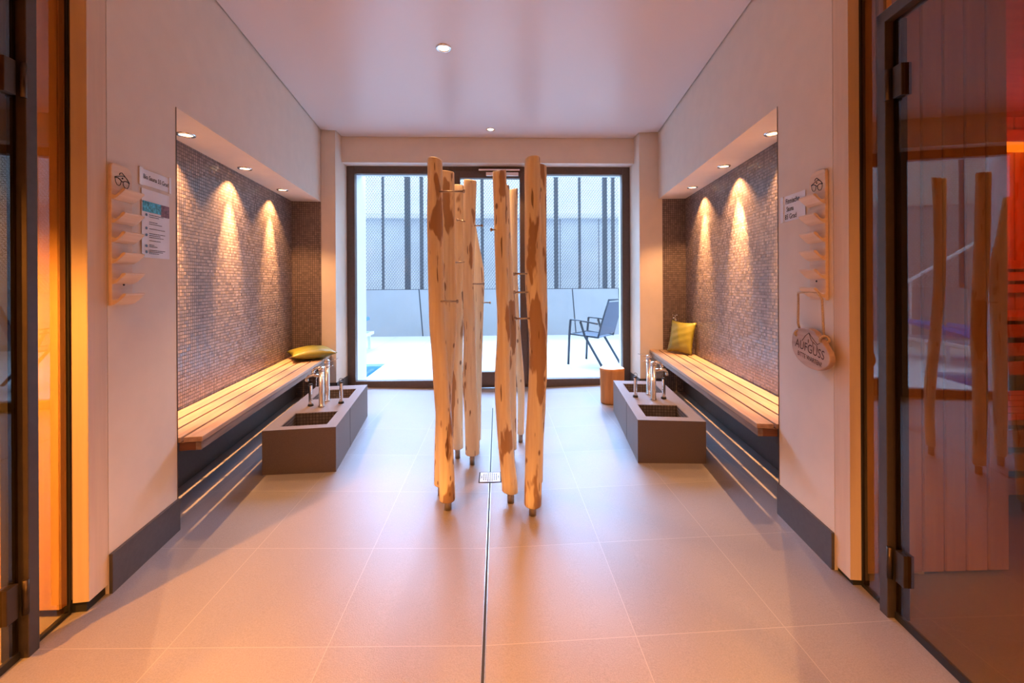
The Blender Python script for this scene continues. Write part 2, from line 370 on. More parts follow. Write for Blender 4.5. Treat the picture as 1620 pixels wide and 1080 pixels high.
# ------------------------------------------------------------------ side walls with the niches
NY0, NY1, ND = 0.405, 2.735, 0.275
NZ = {-1: 2.0, 1: 2.035}
for s, side in ((-1, 'left'), (1, 'right')):
    loc = W(s, 0, 0); rz = ROT(s)
    X = lambda o: s*o
    mb = MB()
    mb.box(X(0), X(ND+0.05), 0.0, NY0, 0, H+0.05)                   # pier between panel and niche
    mb.box(X(0), X(ND+0.05), NY0, NY1, NZ[s], H+0.05)               # wall above the niche
    struct(mb.build('wall_'+side, 'plaster', loc=loc, rotz=rz))
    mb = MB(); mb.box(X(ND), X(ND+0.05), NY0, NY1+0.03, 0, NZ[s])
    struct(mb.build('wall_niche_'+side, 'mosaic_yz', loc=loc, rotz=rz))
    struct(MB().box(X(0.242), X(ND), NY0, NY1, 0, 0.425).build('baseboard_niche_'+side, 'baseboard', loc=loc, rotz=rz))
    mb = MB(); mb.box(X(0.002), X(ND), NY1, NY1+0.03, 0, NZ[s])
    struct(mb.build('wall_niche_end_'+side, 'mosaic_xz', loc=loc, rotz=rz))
    # thin metal edge on the near corner of the niche
    mb = MB(); mb.box(X(-0.002), X(0.006), NY0-0.001, NY0+0.003, 0.18, NZ[s])
    struct(mb.build('trim_niche_'+side, 'dark_metal', loc=loc, rotz=rz))
    mb = MB(); mb.box(X(-0.012), X(0), 0.0, NY0, 0.0, 0.183)
    struct(mb.build('baseboard_'+side, 'baseboard', loc=loc, rotz=rz, bevel=0.001))
    # wooden end panel between wall and sauna glass
    mb = MB(); mb.box(X(0.0), X(0.05), -0.088, -0.003, 0.075 if s < 0 else 0.06, H+0.04)
    struct(mb.build('trim_panel_'+side, 'panel_wood', loc=loc, rotz=rz))
    mb = MB(); mb.box(X(0.012), X(0.07), -0.082, 0.0, 0.0, 0.08); mb.box(X(0.006), X(0.05), -0.003, 0.0, 0.18, H)  # solid dark fill painted as the shade under and beside the panel
    struct(mb.build('trim_recess_'+side, 'gap_shade', loc=loc, rotz=rz))
    # pier beside the window
    mb = MB()
    if s < 0: mb.box(-1.637, -2.3, 4.325, 4.72, 0, H+0.05)
    else: mb.box(1.478, 2.2, 4.325, 4.72, 0, H+0.05)
    struct(mb.build('wall_pier_'+side, 'plaster'))
    mb = MB()
    if s < 0: mb.box(-1.79, -1.629, 4.317, 4.325, 0, 0.17).box(-1.637, -1.629, 4.317, 4.66, 0, 0.17)
    else: mb.box(1.70, 1.470, 4.317, 4.325, 0, 0.17).box(1.478, 1.470, 4.317, 4.66, 0, 0.17)
    struct(mb.build('baseboard_pier_'+side, 'baseboard'))
mb = MB(); mb.box(-1.637, 1.478, 4.50, 4.72, 2.452, H+0.05)
struct(mb.build('wall_back', 'plaster'))
mb = MB(); mb.box(-4.8, 4.8, -3.2, -3.1, -0.1, H+0.1)
struct(mb.build('wall_front', 'plaster'))

# ------------------------------------------------------------------ big window: two fixed panes and a door
WY = 4.68
def frame_boxes(mb, x0, x1, z0, z1, w, y0, y1, wb=None):
    wb = w if wb is None else wb
    mb.box(x0, x0+w, y0, y1, z0, z1); mb.box(x1-w, x1, y0, y1, z0, z1)
    mb.box(x0+w, x1-w, y0, y1, z1-w, z1); mb.box(x0+w, x1-w, y0, y1, z0, z0+wb)
    return mb
for nm, x0, x1 in (('window_1', -1.637, -0.535), ('window_2', 0.38, 1.478)):
    w = thing(nm, None, None, (0, 0, 0), kind='structure')
    frame_boxes(MB(), x0, x1, 0.02, 2.455, 0.085, WY-0.035, WY+0.04).build('window_frame', 'dark_metal', w, bevel=0.004)
    MB().box(x0+0.08, x1-0.08, WY, WY+0.012, 0.10, 2.375).build('pane', 'clear_glass', w)
d = thing('door_1', None, None, (0, 0, 0), kind='structure')
frame_boxes(MB(), -0.535, 0.38, 0.02, 2.455, 0.055, WY-0.035, WY+0.04, 0.03).build('door_frame', 'dark_metal', d, bevel=0.004)
frame_boxes(MB(), -0.48, 0.325, 0.05, 2.398, 0.075, WY-0.05, WY+0.02, 0.145).build('door_leaf', 'dark_metal', d, bevel=0.004)
MB().box(-0.41, 0.255, WY-0.02, WY-0.01, 0.19, 2.33).build('pane', 'clear_glass', d)
m_ = MB(); m_.box(-0.12, 0.235, WY-0.10, WY-0.05, 2.335, 2.375); m_.box(-0.20, 0.25, WY-0.085, WY-0.06, 2.395, 2.415)
m_.build('door_closer', 'chrome', d, bevel=0.003)
m_ = MB(); m_.tube([(-0.445, WY-0.05, 1.25), (-0.445, WY-0.10, 1.25), (-0.33, WY-0.10, 1.25)], 0.009, 10).box(-0.46, -0.43, WY-0.056, WY-0.05, 1.12, 1.30)
m_.build('door_handle', 'chrome', d)
# outer reveals
mb = MB(); mb.box(-1.65, -1.56, WY+0.041, 5.06, -0.02, 2.6); struct(mb.build('wall_outside_left', 'render_white'))
mb = MB(); mb.box(1.44, 1.6, WY+0.041, 4.95, -0.02, 2.6); struct(mb.build('wall_outside_right', 'render_white'))
mb = MB(); mb.box(-4.8, -1.65, 4.735, 4.95, -0.02, 3.6).box(1.6, 4.8, 4.735, 4.95, -0.02, 3.6).box(-1.65, 1.6, WY+0.041, 4.93, 2.41, 3.6)
struct(mb.build('wall_outside', 'render_white'))

# ------------------------------------------------------------------ sauna rooms behind bronze glass
def planks(mb, a, b, z0, z1, w=0.088, th=0.018, gap=0.005):
    """vertical tongue and groove boards along the line a -> b, thickness to the left of it"""
    a = Vector((a[0], a[1], 0)); b = Vector((b[0], b[1], 0)); L_ = (b-a).length; t = (b-a)/L_; n_ = Vector((-t.y, t.x, 0))
    k = max(1, int(L_/w)); ww = L_/k
    for i in range(k):
        p0 = a+t*(i*ww+gap/2); p1 = a+t*((i+1)*ww-gap/2)
        c = 0.004
        pr = [p0, p0+t*0.0, p0+n_*(th-c), p0+n_*th+t*c, p1+n_*th-t*c, p1+n_*(th-c), p1]
        n = len(pr); vs = [(q.x, q.y, z0) for q in pr]+[(q.x, q.y, z1) for q in pr]
        mb.add(vs, [tuple(range(n)), tuple(range(2*n-1, n-1, -1))]+[(j, (j+1) % n, (j+1) % n+n, j+n) for j in range(n)])
    q0 = a-n_*0.03; q1 = b-n_*0.03
    mb.add([(a.x, a.y, z0), (b.x, b.y, z0), (q1.x, q1.y, z0), (q0.x, q0.y, z0), (a.x, a.y, z1), (b.x, b.y, z1), (q1.x, q1.y, z1), (q0.x, q0.y, z1)],
           [(0,1,2,3), (4,7,6,5), (0,4,5,1), (1,5,6,2), (2,6,7,3), (3,7,4,0)])
    return mb
SH = 2.42
GO = {-1: 0.057, 1: 0.042}
a = W(-1, 0.052, -0.02)
struct(planks(MB(), (a[0]-0.0, 1.50), (-4.2, 1.50), 0.075, SH, 0.17).build('wall_sauna_left', 'sauna_wood'))
struct(planks(MB(), (-4.2, 1.50), (-4.2, -3.0), 0.05, SH).build('wall_sauna_left_side', 'sauna_wood'))
struct(MB().box(-4.3, W(-1, GO[-1]+0.02, -4.5)[0]-0.3, -3.1, 1.6, SH, SH+0.05).build('ceiling_sauna_left', 'sauna_wood_x'))
mb = MB()
g0 = W(-1, 0.03, -0.1); g1 = W(-1, 0.03, -4.7)
mb.hexa([(-4.25, 1.55, SH), (-4.25, -3.1, SH), (g1[0], -3.1, SH), (g0[0], 1.55, SH)], [(-4.25, 1.55, SH+.04), (-4.25, -3.1, SH+.04), (g1[0], -3.1, SH+.04), (g0[0], 1.55, SH+.04)])
bpy.data.objects.remove(bpy.data.objects['ceiling_sauna_left'])
struct(mb.build('ceiling_sauna_left', 'sauna_wood_x'))
# right sauna: wing wall, then a deeper part with benches
struct(planks(MB(), (1.985, 1.585), (1.375, 1.585), 0.055, SH, 0.077).build('wall_sauna_right', 'sauna_wood').__class__ and bpy.data.objects['wall_sauna_right'])
struct(planks(MB(), (1.985, 3.1), (1.985, 1.60), 0.04, SH).build('wall_sauna_right_inner', 'sauna_wood'))
struct(planks(MB(), (4.4, 3.1), (1.985, 3.1), 0.04, SH).build('wall_sauna_right_back', 'sauna_wood'))
struct(planks(MB(), (4.4, -3.0), (4.4, 3.1), 0.04, SH).build('wall_sauna_right_side', 'sauna_wood'))
g0 = W(1, 0.02, -0.06); g1 = W(1, 0.02, -4.7)
mb = MB(); mb.hexa([(g0[0], 1.6, SH), (g1[0], -3.1, SH), (4.45, -3.1, SH), (4.45, 1.6, SH)], [(g0[0], 1.6, SH+.04), (g1[0], -3.1, SH+.04), (4.45, -3.1, SH+.04), (4.45, 1.6, SH+.04)])
mb.box(1.97, 4.45, 1.6, 3.15, SH, SH+.04)
struct(mb.build('ceiling_sauna_right', 'sauna_wood_x'))
struct(MB().box(1.99, 4.38, 2.96, 3.075, 2.245, 2.275).box(1.99, 4.38, 2.945, 2.962, 2.19, 2.275).build('trim_cove', 'sauna_wood_x'))
led = tag(MB().box(2.0, 4.36, 2.985, 3.06, 2.145, 2.235).build('light_strip', 'led'), 'orange glowing light strip high on the red sauna back wall', 'light strip')
# glass fronts: fixed pane, frame post and head, hinged door with two hinges
for s, nm, wn in ((-1, 'door_2', 'window_3'), (1, 'door_3', 'window_4')):
    o = GO[s]; loc = W(s, 0, 0); rz = ROT(s); X = lambda v: s*v; e = -0.012 if s < 0 else 0.014
    w = thing(wn, None, None, loc, rz, kind='structure')
    MB().box(X(o), X(o+0.010), -0.214+e, -0.090, 0.045, 2.70).build('pane', 'bronze_glass', w)
    MB().box(X(o), X(o+0.010), -1.25+e, -0.250+e, 2.095, 2.70).build('pane', 'bronze_glass', w)
    MB().box(X(o), X(o+0.010), -4.7, -1.25+e, 0.045, 2.70).build('pane', 'bronze_glass', w)
    m_ = MB(); m_.box(X(o-0.004), X(o+0.014), -0.095, -0.0885, 0.04, 2.70); m_.box(X(o-0.002), X(o+0.012), -0.214+e, -0.09, 0.033, 0.05)
    m_.build('gasket', 'black', w)
    dd = thing(nm, None, None, loc, rz, kind='structure')
    m_ = MB(); m_.box(X(o-0.022), X(o+0.03), -0.250+e, -0.214+e, 0.03, 2.095); m_.box(X(o-0.022), X(o+0.03), -1.25+e, -0.214+e, 2.055, 2.095)
    m_.box(X(o-0.022), X(o+0.03), -1.25+e, -1.21+e, 0.03, 2.095); m_.build('door_frame', 'post_metal', dd, bevel=0.002)
    lf = MB().box(X(o), X(o+0.008), -1.205+e, -0.256+e, 0.055, 2.05).build('door_leaf', 'bronze_glass', dd)
    MB().box(X(o+0.008), X(o+0.028), -0.275+e, -0.252+e, 0.05, 2.05).build('seal', 'black', dd)
    MB().box(X(o-0.001), X(o+0.009), -4.7, -0.252+e, 0.028, 0.062).build('light_leak_strip', 'black', dd)  # added strip, blocks lamp light leaking under the glass
    for hz in (0.175, 1.75 if s < 0 else 1.785):
        h_ = MB().box(X(o-0.012), X(o+0.02), -0.304+e, -0.268+e, hz, hz+0.105).build('hinge', 'hinge', dd, bevel=0.002)
        MB().cyl((X(o-0.018), -0.254+e, hz), (X(o-0.018), -0.254+e, hz+0.105), 0.0085, 14).build('hinge_pin', 'hinge', h_)
    MB().tube([(X(o), -1.13+e, 0.95), (X(o-0.05), -1.13+e, 0.95), (X(o-0.05), -1.13+e, 1.35), (X(o), -1.13+e, 1.35)], 0.012, 10).build('door_handle', 'sauna_wood', dd)

# sauna benches in the red room
for nm, lab, y0, y1, z in (('sauna_bench', 'upper slatted sauna bench along the red back wall', 2.50, 3.05, 0.95), ('sauna_bench', 'lower slatted sauna bench in front of the upper one in the red room', 1.95, 2.48, 0.50)):
    t = thing(nm, lab, 'bench', (3.1, (y0+y1)/2, 0.04), 0, 'slatted sauna benches')
    for k in range(5):
        w_ = (y1-y0)/5
        MB().box(-1.08, 1.1, -(y1-y0)/2+k*w_+0.006, -(y1-y0)/2+(k+1)*w_-0.006, z-0.028-0.04, z-0.04).build('slat', 'sauna_wood_x', t, bevel=0.003)
    m_ = MB()
    for x in (-1.0, 0, 1.0): m_.box(x-0.02, x+0.02, -(y1-y0)/2+0.02, (y1-y0)/2-0.02, 0, z-0.068)
    for k in range(3): m_.box(-1.08, 1.1, -(y1-y0)/2, -(y1-y0)/2+0.02, z-0.13-k*0.115-0.04, z-0.05-k*0.115-0.04)
    m_.build('frame', 'sauna_wood_x', t)
    if z > 0.7:
        for k in range(3): MB().box(-1.05, 1.08, 0.255, 0.285, 1.04+k*0.09, 1.105+k*0.09).build('backrest_slat', 'sauna_wood_x', t, bevel=0.003)

# ------------------------------------------------------------------ lamps
def downlight(x, y, z, label, group, power, size, blend=0.7, rad=0.03, r=0.045, col=WARM, aim=(0, 0, -1), src=0.012, core=None):
    t = thing('downlight', label, 'ceiling light', (x, y, z), 0, group)
    MB().lathe([(r*0.70, 0.012), (r*0.72, -0.002), (r*0.80, -0.006), (r*0.97, -0.006), (r*1.05, -0.001), (r*1.05, 0.0005)], n=32).build('trim_ring', 'chrome', t)
    MB().lathe([(0.0001, -0.0012), (r*0.5, -0.0018), (r*0.72, -0.0005)], n=28).build('lamp_lens', 'lamp', t, fix=False)
    for pw, sz, bl, am in [(power, size, blend, aim if not core else (0, 0, -1))] + ([(core[0], core[1], 1.0, aim)] if core else []):   # spill cone and bright core of the reflector
        ld = bpy.data.lights.new('downlight_beam', 'SPOT'); lo = bpy.data.objects.new('downlight_beam', ld); COL.objects.link(lo)
        lo.parent = t; lo.location = (0, 0, -src); ld.energy = pw; ld.color = col; ld.spot_size = math.radians(sz); ld.spot_blend = bl; ld.shadow_soft_size = rad
        lo.rotation_euler = Vector(am).to_track_quat('-Z', 'Y').to_euler()
    return t
pos = {-1: ('first', 'middle', 'last')}
word = ['nearest the camera', 'in the middle of the row', 'nearest the window']
for s, side in ((-1, 'left'), (1, 'right')):
    for i, yy in enumerate((0.80, 1.495, 2.20)):
        p = W(s, 0.172, yy, NZ[s])
        nrm = Vector(W(s, 1, 0)) - Vector(W(s, 0, 0))
        downlight(p[0], p[1], p[2]-0.001, 'round recessed niche spotlight on the %s side, %s' % (side, word[i]), 'niche spotlights', P_NICHE, 106, 0.6, 0.004,
                  aim=(nrm.x*0.12, nrm.y*0.12, -1), core=(P_NICHE*7.0, 38))
downlight(-0.346, 2.78, H-0.001, 'round ceiling downlight near the top of the photo, left of centre', 'ceiling downlights', P_HALL, 84, 0.3, 0.02, 0.05)
downlight(-0.062, 4.247, H-0.001, 'small round ceiling downlight just in front of the window wall', 'ceiling downlights', P_HALL, 84, 0.3, 0.02, 0.045)
for x, y in ((-0.62, 0.35), (0.55, 0.35), (-0.55, -1.3), (0.5, -1.3)):
    downlight(x, y, H-0.001, 'ceiling downlight behind the camera, not seen in the photo', 'downlights behind the camera', P_BACK, 112, 0.8, 0.03, 0.05, col=(1.0, 0.40, 0.13))
for x, y, k, sz, am, cc in ((-1.98, 0.30, 1.5, 99, (0.12, 0.0, -1), (1.0, 0.60, 0.17)), (1.80, 0.05, 0.13, 92, (-0.42, 0.0, -1), (1.0, 0.66, 0.27)), (-1.95, -1.2, 1.2, 100, (0.5, 0.0, -1), (1.0, 0.66, 0.27)), (1.9, -1.3, 0.8, 100, (-0.5, 0.0, -1), (1.0, 0.66, 0.27))):
    downlight(x, y, SH-0.001, 'downlight inside the %s sauna cabin%s' % ('left' if x < 0 else 'right', ', the one further from the window' if y < -1 else ', the one nearer the window'), 'sauna cabin downlights', P_SAUNA*k, sz, 0.3, 0.03, 0.05, col=cc, aim=am)
def point(name, loc, power, col, r, parent=None):
    ld = bpy.data.lights.new(name, 'POINT'); lo = bpy.data.objects.new(name, ld); COL.objects.link(lo)
    lo.location = loc; ld.energy = power; ld.color = col; ld.shadow_soft_size = r
    if parent: lo.parent = parent
    return lo
point('red_room_light', (3.9, 2.0, 1.8), P_RED, (1.0, 0.07, 0.012), 0.05)

# ------------------------------------------------------------------ wooden benches
for s, side in ((-1, 'left'), (1, 'right')):
    zt = 0.461 if s < 0 else 0.472
    b0 = W(s, 0.09, 1.57, 0)
    t = thing('bench', 'long slatted wooden bench set in the mosaic niche on the %s side' % side, 'bench', b0, ROT(s), 'slatted niche benches')
    X = lambda o: s*(o-0.09)
    y0, y1 = 0.418-1.57, 2.722-1.57
    edges = [-0.098, -0.012, 0.081, 0.172, 0.268]
    for k in range(4):
        MB().box(X(edges[k]+(0.0065 if k else 0)), X(edges[k+1]-0.0065), y0, y1, zt-0.024, zt).build('slat', 'bench_wood', t, bevel=0.0025)
    MB().box(X(-0.092), X(-0.068), y0+0.004, y1, zt-0.064, zt-0.026).build('fascia', 'fascia_wood', t, bevel=0.002)
    MB().box(X(-0.068), X(0.002), y0+0.004, y0+0.03, zt-0.064, zt-0.026).build('end_board', 'bench_end', t, bevel=0.002)
    for k in range(7):
        yy = y0+0.17+k*0.33
        MB().box(X(-0.066), X(0.272), yy-0.009, yy+0.009, zt-0.064, zt-0.0255).build('support', 'post_metal', t)

# ------------------------------------------------------------------ foot basins with taps
for s, side in ((-1, 'left'), (1, 'right')):
    dy = 0.0 if s < 0 else 0.035
    Y0, Y1 = 0.943+(0.022 if s > 0 else 0), 2.02+(0.02 if s > 0 else 0)
    O0, O1 = -0.568, -0.150
    oc, yc = -0.36, 1.48
    t = thing('foot_basin', 'low grey-brown tiled double foot basin standing before the %s bench' % side, 'foot basin', W(s, oc, yc, 0.022), ROT(s), 'tiled foot basins')
    X = lambda o: s*(o-oc); Yl = lambda y: y-yc; zt = 0.30-0.022; zb = 0.0
    holes = [(1.006+dy, 1.272+dy), (1.612+dy, 1.892+dy)]; ho0, ho1 = -0.503, -0.228
    m_ = MB()
    m_.box(X(O0), X(ho0), Yl(Y0), Yl(Y1), zb, zt); m_.box(X(ho1), X(O1), Yl(Y0), Yl(Y1), zb, zt)
    m_.box(X(ho0), X(ho1), Yl(Y0), Yl(holes[0][0]), zb, zt); m_.box(X(ho0), X(ho1), Yl(holes[0][1]), Yl(holes[1][0]), zb, zt)
    m_.box(X(ho0), X(ho1), Yl(holes[1][1]), Yl(Y1), zb, zt)
    m_.build('body', 'basin_tile', t)
    m_ = MB(); m_.box(X(O0-0.0012), X(O0+0.002), Yl(1.336+dy)-0.0012, Yl(1.336+dy)+0.0012, zb, zt); m_.build('joint', 'gap_shade', t)
    for a_, b_ in holes:
        m_ = MB(); e_ = 0.004
        m_.box(X(ho0), X(ho0+e_), Yl(a_), Yl(b_), 0.06, zt-0.002); m_.box(X(ho1-e_), X(ho1), Yl(a_), Yl(b_), 0.06, zt-0.002)
        m_.box(X(ho0), X(ho1), Yl(a_), Yl(a_)+e_, 0.06, zt-0.002); m_.box(X(ho0), X(ho1), Yl(b_)-e_, Yl(b_), 0.06, zt-0.002)
        m_.box(X(ho0), X(ho1), Yl(a_), Yl(b_), 0.055, 0.06)
        lin = m_.build('basin_lining', 'mosaic_basin', t)
        MB().lathe([(0.0001, 0.003), (0.02, 0.003), (0.024, 0)], (X((ho0+ho1)/2), Yl((a_+b_)/2), 0.0605), 20).build('drain_cap', 'chrome', lin)
    # mixers: one per basin
    for (o, y, nm) in ((-0.36, 1.405+dy, 'nearer the camera'), (-0.36, 1.552+dy, 'nearer the window')):
        f = thing('mixer_tap', 'tall chrome mixer tap on the %s foot basin, the one %s' % (side, nm), 'tap', W(s, o, y, 0.3005), ROT(s), 'chrome mixer taps')
        h = 0.245 if y < 1.48 else 0.27
        MB().lathe([(0.0001, 0), (0.024, 0), (0.024, 0.008), (0.0185, 0.012), (0.0175, h), (0.0001, h)], n=24).build('tap_body', 'chrome', f)
        MB().lathe([(0.0001, h+0.003), (0.018, h+0.003), (0.019, h+0.03), (0.014, h+0.036), (0.0001, h+0.036)], n=24).build('tap_cap', 'chrome', f)
        MB().tube([(0, 0, h+0.022), (s*-0.04, -0.012, h+0.032), (s*-0.085, -0.03, h+0.05)], [0.006, 0.005, 0.004], 10, flat=0.6).build('lever', 'chrome', f)
        sp = MB().tube([(0, 0, h-0.03), (s*0.05, 0, h-0.02), (s*0.085, 0, h-0.025), (s*0.098, 0, h-0.045)], [0.012, 0.011, 0.011, 0.010], 12).build('spout', 'chrome', f)
        MB().cyl((s*0.098, 0, h-0.045), (s*0.098, 0, h-0.062), 0.012).build('aerator', 'chrome', sp)
    for (o, y, nm) in ((-0.277, 1.44+dy, 'beside the bench'), (-0.478, 1.47+dy, 'at the aisle edge')):
        f = thing('standpipe', 'chrome overflow tube with black foot on the %s basin rim, %s' % (side, nm), 'overflow tube', W(s, o, y, 0.3005), ROT(s), 'overflow tubes on the basin rims')
        MB().lathe([(0.0001, 0), (0.019, 0), (0.020, 0.006), (0.016, 0.016), (0.0001, 0.018)], n=20).build('rubber_foot', 'black', f)
        MB().lathe([(0.013, 0.014), (0.0128, 0.15)], n=20).build('tube', 'chrome', f)
        MB().lathe([(0.0001, 0.158), (0.012, 0.158), (0.0145, 0.152), (0.0145, 0.147), (0.0001, 0.147)], n=20).build('cap', 'black', f)
        MB().tube([(0.014*math.cos(a), 0, 0.168+0.014*math.sin(a)) for a in [2*PI*k/18 for k in range(18)]], 0.0016, 6, closed=True).build('pull_ring', 'hinge', f)

# hose valves on the niche end walls
for s, o, z, lab in ((1, 0.15, 0.80, 'chrome cross-handle tap with dark hose on the right niche end wall'), (-1, 0.03, 0.26, 'chrome hose valve under the far end of the left bench')):
    f = thing('hose_tap', lab, 'tap', W(s, o, NY1, z), ROT(s))
    MB().cyl((0, 0, 0), (0, -0.03, 0), 0.018).build('wall_plate', 'chrome', f)
    m_ = MB().tube([(0, -0.02, 0), (0, -0.07, 0), (0, -0.085, -0.02), (0, -0.085, -0.04)], 0.010, 10); m_.build('valve', 'chrome', f)
    m_ = MB().cyl((0, -0.055, 0), (0, -0.055, 0.035), 0.006)
    for a in range(4):
        c_, s_ = math.cos(a*PI/2+0.4), math.sin(a*PI/2+0.4)
        m_.cyl((0, -0.055, 0.035), (0.028*c_, -0.055+0.028*s_, 0.035), 0.005, 8); m_.sphere((0.028*c_, -0.055+0.028*s_, 0.035), 0.008, 8)
    m_.build('cross_handle', 'chrome', f)
    zf = -z+0.48 if s > 0 else -z+0.06
    MB().tube([(0, -0.085, -0.035), (0, -0.085, -0.12), (0.004*s, -0.08, zf*0.6), (0, -0.075, zf)], 0.011 if s > 0 else 0.007, 10).build('hose', 'black' if s > 0 else 'chrome', f)

# ------------------------------------------------------------------ cushions
def cushion(name, lab, loc, rot, w, h, th, seed):
    rnd = random.Random(seed); n = 26; vs = []; fs = []
    def pt(i, j, sg):
        u = -1+2*i/n; v = -1+2*j/n
        pin = 1-0.09*(1-abs(u*v))*(max(abs(u), abs(v))**2)
        e = max(0.0, (1-u*u)*(1-v*v))**0.5
        z = sg*th*0.5*e
        z += 0.002*math.sin(9*u+3*v+seed)*e+0.0015*math.sin(14*v-5*u)*e
        ed = 1-min(1, 8*min(1-abs(u), 1-abs(v)))
        z += ed*0.005*math.sin(22*(u+v))
        return (u*w/2*(1-0.11*(1-v*v)*abs(u)), v*h/2*(1-0.11*(1-u*u)*abs(v)), z)
    for sg in (1, -1):
        b = len(vs)
        for i in range(n+1):
            for j in range(n+1): vs.append(pt(i, j, sg))
        for i in range(n):
            for j in range(n):
                q = (b+i*(n+1)+j, b+(i+1)*(n+1)+j, b+(i+1)*(n+1)+j+1, b+i*(n+1)+j+1)
                fs.append(q if sg > 0 else q[::-1])
    m_ = MB(); m_.add(vs, fs, 0, True); o = m_.build(name, 'cushion')
    me = o.data; bm = bmesh.new(); bm.from_mesh(me); bmesh.ops.remove_doubles(bm, verts=bm.verts, dist=0.0004); bm.to_mesh(me); bm.free()
    o.matrix_world = Matrix.Translation(loc) @ rot
    return tag(o, lab, 'cushion', 'olive cushions')
Rz = lambda a: Matrix.Rotation(a, 4, 'Z'); Rx = lambda a: Matrix.Rotation(a, 4, 'X'); Ry = lambda a: Matrix.Rotation(a, 4, 'Y')
cushion('cushion', 'olive green cushion lying flat at the far end of the left bench', W(-1, 0.020, 2.482, 0.461+0.062), Rz(ROT(-1)+0.45), 0.385, 0.36, 0.12, 1)
c_ = W(1, 0.149, 2.47, 0.472+0.162)
cushion('cushion', 'olive green cushion standing upright at the far end of the right bench', c_, Rz(ROT(1)-0.80) @ Ry(0.10) @ Rx(math.radians(76)) @ Rz(0.06), 0.26, 0.32, 0.10, 2)

# ------------------------------------------------------------------ peeled log posts (y, [(x, z, r) ...] bottom to top)
LOGS = [
 ('L1', 2.19, [(-0.262,0.056,0.042),(-0.272,0.351,0.039),(-0.288,0.547,0.04),(-0.302,0.809,0.04),(-0.315,1.005,0.039),(-0.319,1.453,0.039),(-0.32,1.813,0.036)],
  'left front log post of the cluster, tallest of the left group', [((-0.285,1.643),(-0.171,1.643)),((-0.282,1.084),(-0.207,1.083))]),
 ('L2', 2.34, [(-0.317,0.064,0.039),(-0.31,0.294,0.04),(-0.293,0.643,0.042),(-0.268,0.993,0.04),(-0.272,1.343,0.038),(-0.275,1.79,0.037)],
  'log post half hidden directly behind the left front post, dark patch on its top', []),
 ('L3', 2.83, [(-0.272,0.069,0.034),(-0.275,0.361,0.038),(-0.275,0.699,0.04),(-0.256,1.165,0.04),(-0.248,1.461,0.038),(-0.255,1.825,0.038)],
  'reddish log post with round top between the left front post and the short-pegged one', []),
 ('L4', 2.73, [(-0.169,0.069,0.043),(-0.174,0.307,0.043),(-0.181,0.552,0.043),(-0.181,0.879,0.037),(-0.186,1.165,0.035),(-0.18,1.521,0.039),(-0.172,1.839,0.042)],
  'log post right of the left front one with four steel pegs on both sides', [((-0.19,1.562),(-0.251,1.578)),((-0.2,1.308),(-0.289,1.308)),((-0.15,1.541),(-0.10,1.541)),((-0.172,1.169),(-0.09,1.169))]),
 ('L5', 3.0, [(-0.149,0.062,0.027),(-0.148,0.309,0.031),(-0.144,0.669,0.034),(-0.14,0.939,0.04),(-0.136,1.231,0.042),(-0.164,1.50,0.026),(-0.185,1.70,0.016)],
  'log post with a bulge and pointed top at right edge of the left group', [((-0.11,1.037),(-0.055,1.037))]),
 ('L6', 2.25, [(0.065,0.061,0.042),(0.039,0.322,0.04),(0.024,0.66,0.041),(0.031,0.93,0.035),(0.024,1.167,0.034),(0.02,1.461,0.039),(0.011,1.778,0.038)],
  'left front log post of the right group, leaning left, right of the floor drain', [((0.008,1.457),(-0.029,1.457))]),
 ('L7', 2.82, [(0.092,0.062,0.03),(0.086,0.528,0.034),(0.089,0.867,0.036),(0.062,1.375,0.036),(0.05,1.832,0.034)],
  'slim log post mostly hidden behind the left front post of the right group', []),
 ('L8', 3.09, [(0.164,0.065,0.026),(0.17,0.278,0.026),(0.167,0.464,0.029),(0.138,0.836,0.028),(0.122,1.161,0.029),(0.116,1.565,0.03),(0.117,1.862,0.035)],
  'thinnest log post standing farthest back, seen in the gap of the right group', []),
 ('L9', 2.12, [(0.172,0.053,0.041),(0.183,0.369,0.044),(0.191,0.56,0.042),(0.202,0.688,0.046),(0.203,0.879,0.045),(0.194,1.007,0.045),(0.182,1.231,0.045),(0.178,1.444,0.043),(0.177,1.798,0.04)],
  'thick tall log post at the right front, its foot nearest the camera', [((0.15,1.221),(0.086,1.221)),((0.153,1.129),(0.086,1.129)),((0.15,0.998),(0.091,0.998))]),
 ('L10', 2.36, [(0.216,0.057,0.034),(0.223,0.277,0.032),(0.235,0.49,0.032),(0.247,0.916,0.032),(0.241,1.343,0.035),(0.243,1.833,0.034)],
  'straight log post half hidden behind the thick right front post', []),
]
def interp(pts, z):
    for i in range(len(pts)-1):
        if pts[i][1] <= z <= pts[i+1][1] or i == len(pts)-2:
            p1, p2 = pts[i], pts[i+1]; p0 = pts[max(0, i-1)]; p3 = pts[min(len(pts)-1, i+2)]
            t = max(0, min(1, (z-p1[1])/(p2[1]-p1[1])))
            out = []
            for c in (0, 2):
                m1 = (p2[c]-p0[c])/max(1e-6, p2[1]-p0[1])*(p2[1]-p1[1]); m2 = (p3[c]-p1[c])/max(1e-6, p3[1]-p1[1])*(p2[1]-p1[1])
                out.append((2*t**3-3*t*t+1)*p1[c]+(t**3-2*t*t+t)*m1+(-2*t**3+3*t*t)*p2[c]+(t**3-t*t)*m2)
            return out
    return [pts[-1][0], pts[-1][2]]
